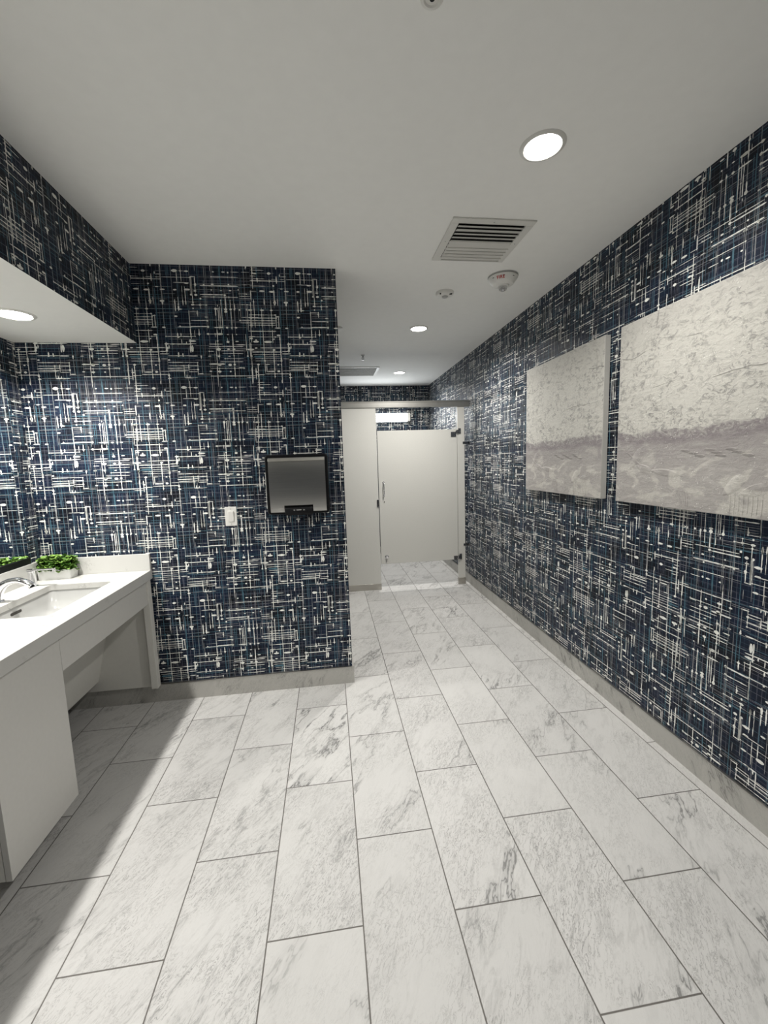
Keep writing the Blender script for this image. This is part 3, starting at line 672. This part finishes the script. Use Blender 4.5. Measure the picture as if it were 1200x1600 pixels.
for v in bm.verts: v.co.z += -HZ+.020
obj('sensor_panel', bm, BLACK, td, smooth=True)
bm = bmesh.new(); zc = -HZ+.028; yy = -D-.0188
box(bm, -.015, .015, yy, yy+.001, zc-.002, zc+.002)
for sx in (-.032, .026): 
    box(bm, sx, sx+.0025, yy, yy+.001, zc-.004, zc+.004); box(bm, sx+.006, sx+.0085, yy, yy+.001, zc-.004, zc+.004)
    box(bm, sx, sx+.0085, yy, yy+.001, zc-.001, zc+.001)
o = obj('printed_symbols', bm, GREY, td); o['label'] = 'pale grey printed symbols'

# ------------------------------------------------------------------ paintings
def painting(yc, label):
    hw = .477; hz = .466; th = .036
    t = thing('canvas_painting', label, 'painting', (XR-.003, yc, 1.693), 'pair of abstract canvases on the right wall')
    bm = bmesh.new(); fs = box(bm, -th, 0, -hw, hw, -hz, hz)
    fs[0].material_index = 1
    o = obj('canvas', bm, [CANV_EDGE, CANVAS], t, bevel=.003)
    # raised palette-knife paint
    bm = bmesh.new()
    def blade(y, z, a, L, Wd, k=.0035):
        R = Matrix.Rotation(a, 2); n = 14
        ring = []; 
        for i in range(n):
            q = 2*PI*i/n; x_ = math.cos(q)*L*.5; y_ = math.sin(q)*Wd*.5*(1 - .35*math.cos(q)); v = R @ Vector((x_, y_)); ring.append(v)
        outer = [bm.verts.new((-th-.0003, y+v.x, z+v.y)) for v in ring]
        inner = [bm.verts.new((-th-k*(.35+.65*(i < n/2)), y+v.x*.82, z+v.y*.82)) for i, v in enumerate(ring)]
        for i in range(n): bm.faces.new((outer[i], outer[(i+1) % n], inner[(i+1) % n], inner[i]))
        bm.faces.new(inner); bm.faces.new(outer)
    # larger y is on the left of the canvas as seen
    blade(.33, -.235, -.9, .14, .05); blade(.27, -.285, .35, .12, .045); blade(.14, -.30, .1, .18, .035)
    blade(-.21, -.345, -.75, .12, .05); blade(-.29, -.36, -.30, .11, .045)
    for k in range(9): blade(.02 - .035*k + rnd.uniform(-.01, .01), -.200 - .012*(k % 3), .08, .055, .012, .003)
    for k in range(5): blade(.38 - .02*k, -.21 - .014*k, .5, .05, .012, .003)
    for k in range(8): blade(-.20 - .018*k, -.415, PI/2+.03, .085+.02*(k % 2), .007, .0012)
    for k in range(5): blade(.05 - .012*k, -.42, PI/2-.5+.12*k, .075, .006, .0012)
    obj('raised_paint', bm, CANVAS, t, smooth=True)
    return t
painting(2.760, 'abstract grey and cream canvas, the smaller-looking one nearer the stall')
painting(1.676, 'abstract grey and cream canvas nearest the camera, cut by the photo edge')

# ------------------------------------------------------------------ ceiling fittings
def vent_frame(bm, x0, x1, y0, y1, wdt, z, d=.006):
    box(bm, x0, x1, y0, y0+wdt, z-d, z); box(bm, x0, x1, y1-wdt, y1, z-d, z)
    box(bm, x0, x0+wdt, y0+wdt, y1-wdt, z-d, z); box(bm, x1-wdt, x1, y0+wdt, y1-wdt, z-d, z)
vx0, vx1, vy0, vy1 = .658, 1.091, 2.124, 2.562
vt = thing('ceiling_vent', 'square white louvred vent between the big downlight and fire alarm', 'vent', ((vx0+vx1)/2, (vy0+vy1)/2, ZC))
hw = (vx1-vx0)/2; fw = .042
bm = bmesh.new(); vent_frame(bm, -hw, hw, -hw, hw, fw, 0, .008); obj('frame', bm, WMETAL, vt, bevel=.002)
iw = hw-fw
obj('duct_shade_sheet', B(-iw, iw, -iw, iw, -.0015, -.0002), DARK, vt)  # flat black sheet painted in for the shade inside the duct
NS = 10; pitch = 2*iw/NS
for k in range(NS):
    yc = -iw + pitch*(k+.5); near = k < NS//2
    ang = math.radians(38) if near else math.radians(-26)
    wd = .0125 if near else .0175
    if k == 1: wd = .019; 
    bm = B(-iw+.001, iw-.001, yc-wd, yc+wd, -.0125, -.0113, rot=Matrix.Rotation(ang*(.35 if near else 1.1), 3, 'X'))
    if not near: box(bm, -iw+.001, iw-.001, yc+.0135, yc+.0150, -.0245, -.0175)  # flange added so its darker face draws soft shade lines
    obj('louvre', bm, WMETAL if not near else GPLAST, vt)  # near louvres greyer: shade from their tilt put into the colour
bm = bmesh.new()
for (x, y) in ((0, -hw+fw/2), (-hw+fw/2, 0), (hw-fw/2, 0)): obj('screw', lathe(bmesh.new(), [(.004, -.0078), (.003, -.0095)], x, y, 10), GREY, vt)

v2 = thing('return_grille', 'flat grey return air grille on the ceiling beside the far sprinkler', 'vent', (.395, 5.62, ZC))
bm = bmesh.new(); vent_frame(bm, -.295, .295, -.27, .27, .03, 0, .008); obj('frame', bm, WMETAL, v2, bevel=.002)
obj('grille_backing', B(-.265, .265, -.24, .24, -.002, -.0002), GREY, v2)
bm = bmesh.new()
for k in range(34): x = -.262 + k*.0159; box(bm, x, x+.003, -.24, .24, -.009, -.002)
for k in range(10): y = -.235 + k*.052; box(bm, -.265, .265, y, y+.002, -.0085, -.002)
obj('lattice', bm, GPLAST, v2)

sm = thing('smoke_detector', 'small flat round white smoke detector beside the fire alarm', 'smoke detector', (.872, 3.038, ZC))
bm = lathe(bmesh.new(), [(.064, 0), (.064, -.010), (.058, -.020), (.040, -.026), (.0, -.027)], n=44, cap=False); obj('housing', bm, WPLAST, sm, smooth=True)
obj('sensor_dome', lathe(bmesh.new(), [(.022, -.0255), (.020, -.034), (.010, -.038), (.0, -.039)], n=28, cap=False), GREY, sm, smooth=True)
obj('sensor_window', B(.022, .040, -.044, -.034, -.027, -.020), BLACK, sm); obj('sensor_window', B(-.046, -.038, -.040, -.032, -.026, -.018), BLACK, sm)

fa = thing('fire_alarm', 'round white fire alarm strobe with red lettering on the ceiling', 'fire alarm', (1.184, 2.764, ZC))
PR = [(.088, 0), (.088, -.006), (.094, -.007), (.094, -.012), (.070, -.045), (.062, -.050), (.040, -.052), (.036, -.060), (.0, -.062)]
obj('backplate', lathe(bmesh.new(), [(.097, 0), (.097, -.004), (.090, -.005)], n=48), GREY, fa, smooth=True)
obj('housing', lathe(bmesh.new(), [(p[0], p[1]-.003) for p in PR], n=56, cap=False), WPLAST, fa, smooth=True)
obj('strobe_lens', lathe(bmesh.new(), [(.026, -.060), (.027, -.070), (.023, -.084), (.012, -.090), (.0, -.091)], n=28, cap=False), CLEAR, fa, smooth=True)
obj('strobe_bulb', lathe(bmesh.new(), [(.004, -.062), (.010, -.070), (.010, -.080), (.003, -.085)], n=16), CHROME, fa, smooth=True)
for a in (-1.15, -.35, .45):
    bm = bmesh.new()
    R = Matrix.Rotation(a, 3, 'Z')
    vs = box(bm, -.006, .006, -.088, -.080, -.026, -.021)
    for v in set(v for f in vs for v in f.verts): v.co = R @ v.co
    obj('sounder_slot', bm, BLACK, fa)
# lettering wrapped round the cone
cu = bpy.data.curves.new('lettering', 'FONT'); cu.body = 'FIRE'; cu.size = .026; cu.align_x = 'CENTER'; cu.align_y = 'CENTER'; cu.extrude = .0; cu.space_character = 1.1; cu.offset = .0008
tmp = bpy.data.objects.new('tmp_text', cu); C.objects.link(tmp)
dg = bpy.context.evaluated_depsgraph_get(); me = bpy.data.meshes.new_from_object(tmp.evaluated_get(dg))
bpy.data.objects.remove(tmp); me.materials.append(RED)
TA = math.radians(-122)      # direction the word faces
bmx = bmesh.new(); bmx.from_mesh(me); bmesh.ops.subdivide_edges(bmx, edges=bmx.edges, cuts=1)
for v in bmx.verts:
    x, y = v.co.x, v.co.y
    t = .5 - y/.040               # 0 top of cone .. 1 bottom
    zz = -.015 - .033*t; r = .094 - .024*t + .0012
    a = TA + x/.085
    v.co = Vector((r*math.cos(a), r*math.sin(a), zz))
bmx.to_mesh(me); bmx.free()
lt = bpy.data.objects.new('lettering', me); C.objects.link(lt); lt.parent = fa; lt['label'] = 'red FIRE lettering'

def sprinkler(loc, label):
    t = thing('sprinkler_head', label, 'sprinkler', loc)
    obj('escutcheon', lathe(bmesh.new(), [(.022, 0), (.020, -.003), (.010, -.006), (.008, -.008)], n=36), GPLAST, t, smooth=True)
    bm = bmesh.new(); tube(bm, [(.0, 0, -.01), (0, 0, -.022)], .008, 12)
    for s in (-1, 1): tube(bm, [(s*.007, 0, -.022), (s*.013, 0, -.032), (s*.010, 0, -.044), (0, 0, -.050)], .0022, 8)
    tube(bm, [(0, 0, -.022), (0, 0, -.050)], .0022, 8)
    obj('frame', bm, BRASS, t, smooth=True)
    bm = lathe(bmesh.new(), [(.018, -.051), (.018, -.0530)], n=24)
    obj('deflector', bm, BRASS, t)
    return t
sprinkler((.433, 4.784, ZC), 'small pendant sprinkler on the far ceiling before the stall')
rs = thing('recessed_sprinkler', 'recessed white sprinkler with dark centre, cut by the top edge of the photo', 'sprinkler', (.318, 1.186, ZC))
obj('ring', lathe(bmesh.new(), [(.031, 0), (.030, -.003), (.022, -.005), (.018, -.002), (.006, -.004)], n=36, cap=False), WMETAL, rs, smooth=True)
obj('recess_shade', lathe(bmesh.new(), [(.0065, -.001), (.0065, -.006), (.004, -.007)], n=20), BLACK, rs, smooth=True)  # black disc stands in for the shade of the centre recess
cp = obj('cover_plate', lathe(bmesh.new(), [(.070, 0), (.070, -.003), (.066, -.005), (.0, -.005)], n=40, cap=False), GPLAST, smooth=True, loc=(.112, 3.856, ZC))
tag(cp, 'flat round ceiling cover plate half hidden behind the middle wall corner', 'cover plate')

# ------------------------------------------------------------------ toilet partition
tp = thing('toilet_partition', 'pale grey laminate toilet stall front with a closed door', 'toilet stall', (0, YP, 0))
T = .026
LP = obj('pilaster', B(XC+.013, .548, 0, T, .045, 2.088), PART, tp, bevel=.0015)
RP = obj('pilaster', B(1.482, 1.566, 0, T, .045, 2.088), PART, tp, bevel=.0015)
obj('shoe', B(XC+.013, .551, -.003, T+.003, 0, .074), SHOE, LP, bevel=.001)
obj('shoe', B(1.479, 1.569, -.003, T+.003, 0, .078), SHOE, RP, bevel=.001)
bm = bmesh.new()
prism(bm, [(-.012, 2.082), (T+.012, 2.082), (T+.012, 2.140), (T+.004, 2.152), (-.010, 2.152), (-.018, 2.146), (-.018, 2.138), (-.012, 2.134)], 'x', XC, XR)
obj('headrail', bm, ALU, tp)
DR = obj('door', B(.556, 1.477, 0, T, .305, 1.829), PART, tp, bevel=.0015)
bm = bmesh.new(); ring = []
tube(bm, smoothpts([(.610, -.002, 1.250), (.610, -.026, 1.245), (.610, -.036, 1.225), (.610, -.036, 1.130), (.610, -.026, 1.108), (.610, -.002, 1.103)], 4), .0055, 12)
lathe(bm, [(.012, -.001), (.012, -.004), (.008, -.005)], .610, 1.250, 18, 'y'); lathe(bm, [(.012, -.001), (.012, -.004), (.008, -.005)], .610, 1.103, 18, 'y')
obj('pull_handle', bm, CHROME, DR, smooth=True)
obj('latch_pin', lathe(bmesh.new(), [(.006, 0), (.005, -.005)], .612, 1.030, 16, 'y'), HINGE, DR)
bm = bmesh.new(); box(bm, .528, .551, -.010, 0, .975, 1.058); obj('strike_plate', bm, HINGE, LP, bevel=.002)
bm = lathe(bmesh.new(), [(.022, 0), (.022, -.004), (.015, -.006), (.013, -.020), (.009, -.024)], .622, .385, 24, 'y')
tube(bm, [(.620, -.014, .368), (.617, -.018, .335), (.616, -.016, .318)], .0045, 10)
obj('door_stop', bm, CHROME, DR, smooth=True)
for z0 in (1.755, .290):
    bm = bmesh.new(); s = 1 if z0 > 1 else -1
    if z0 > 1:
        box(bm, 1.405, 1.466, -.006, T+.006, 1.742, 1.800); box(bm, 1.492, 1.522, -.008, T+.006, 1.778, 1.838)
    else:
        box(bm, 1.425, 1.466, -.006, T+.006, .300, .350); box(bm, 1.492, 1.522, -.008, T+.006, .305, .372)
    zc = z0+.045 if z0 > 1 else .335
    box(bm, 1.460, 1.500, -.016, -.004, zc-.012, zc+.012); lathe(bm, [(.010, zc-.020), (.010, zc+.020)], 1.480, -.010, 16)
    obj('hinge', bm, HINGE, DR, bevel=.002)
for zc in (1.672, .478):
    bm = bmesh.new(); box(bm, 1.545, XR, -.006, .0, zc-.014, zc+.014); box(bm, XR-.004, XR, -.030, .03, zc-.014, zc+.014); box(bm, 1.545, XR, T, T+.006, zc-.014, zc+.014)
    obj('wall_bracket', bm, HINGE, tp, bevel=.0015)

# linear light on the end wall inside the stall
wl = thing('wall_light', 'glowing white linear light on the end wall seen above the stall door', 'wall light', (.80, YE, 2.166))
obj('back_plate', B(-.50, .52, -.03, 0, -.055, .055), WMETAL, wl, bevel=.003)
bm = loft(bmesh.new(), [[(x, -.028 - .055*max(0, math.sin(a))**.5 if 0 < a < PI else -.028, .068*math.cos(a)) for a in [PI*k/16 for k in range(17)]] for x in (-.495, .462)], True, True)
obj('diffuser', bm, TUBE, wl, smooth=True)
obj('end_cap', B(.463, .505, -.080, -.02, -.066, .066), WPLAST, wl, bevel=.006)
ld = bpy.data.lights.new('tube_lamp', 'AREA'); ld.shape = 'RECTANGLE'; ld.size = .92; ld.size_y = .10; ld.energy = STALL_W; ld.color = (.92, .97, 1)
lo = bpy.data.objects.new('lamp', ld); C.objects.link(lo); lo.parent = wl; lo.location = (-.015, -.092, 0); lo.rotation_euler = (-PI/2, 0, 0)
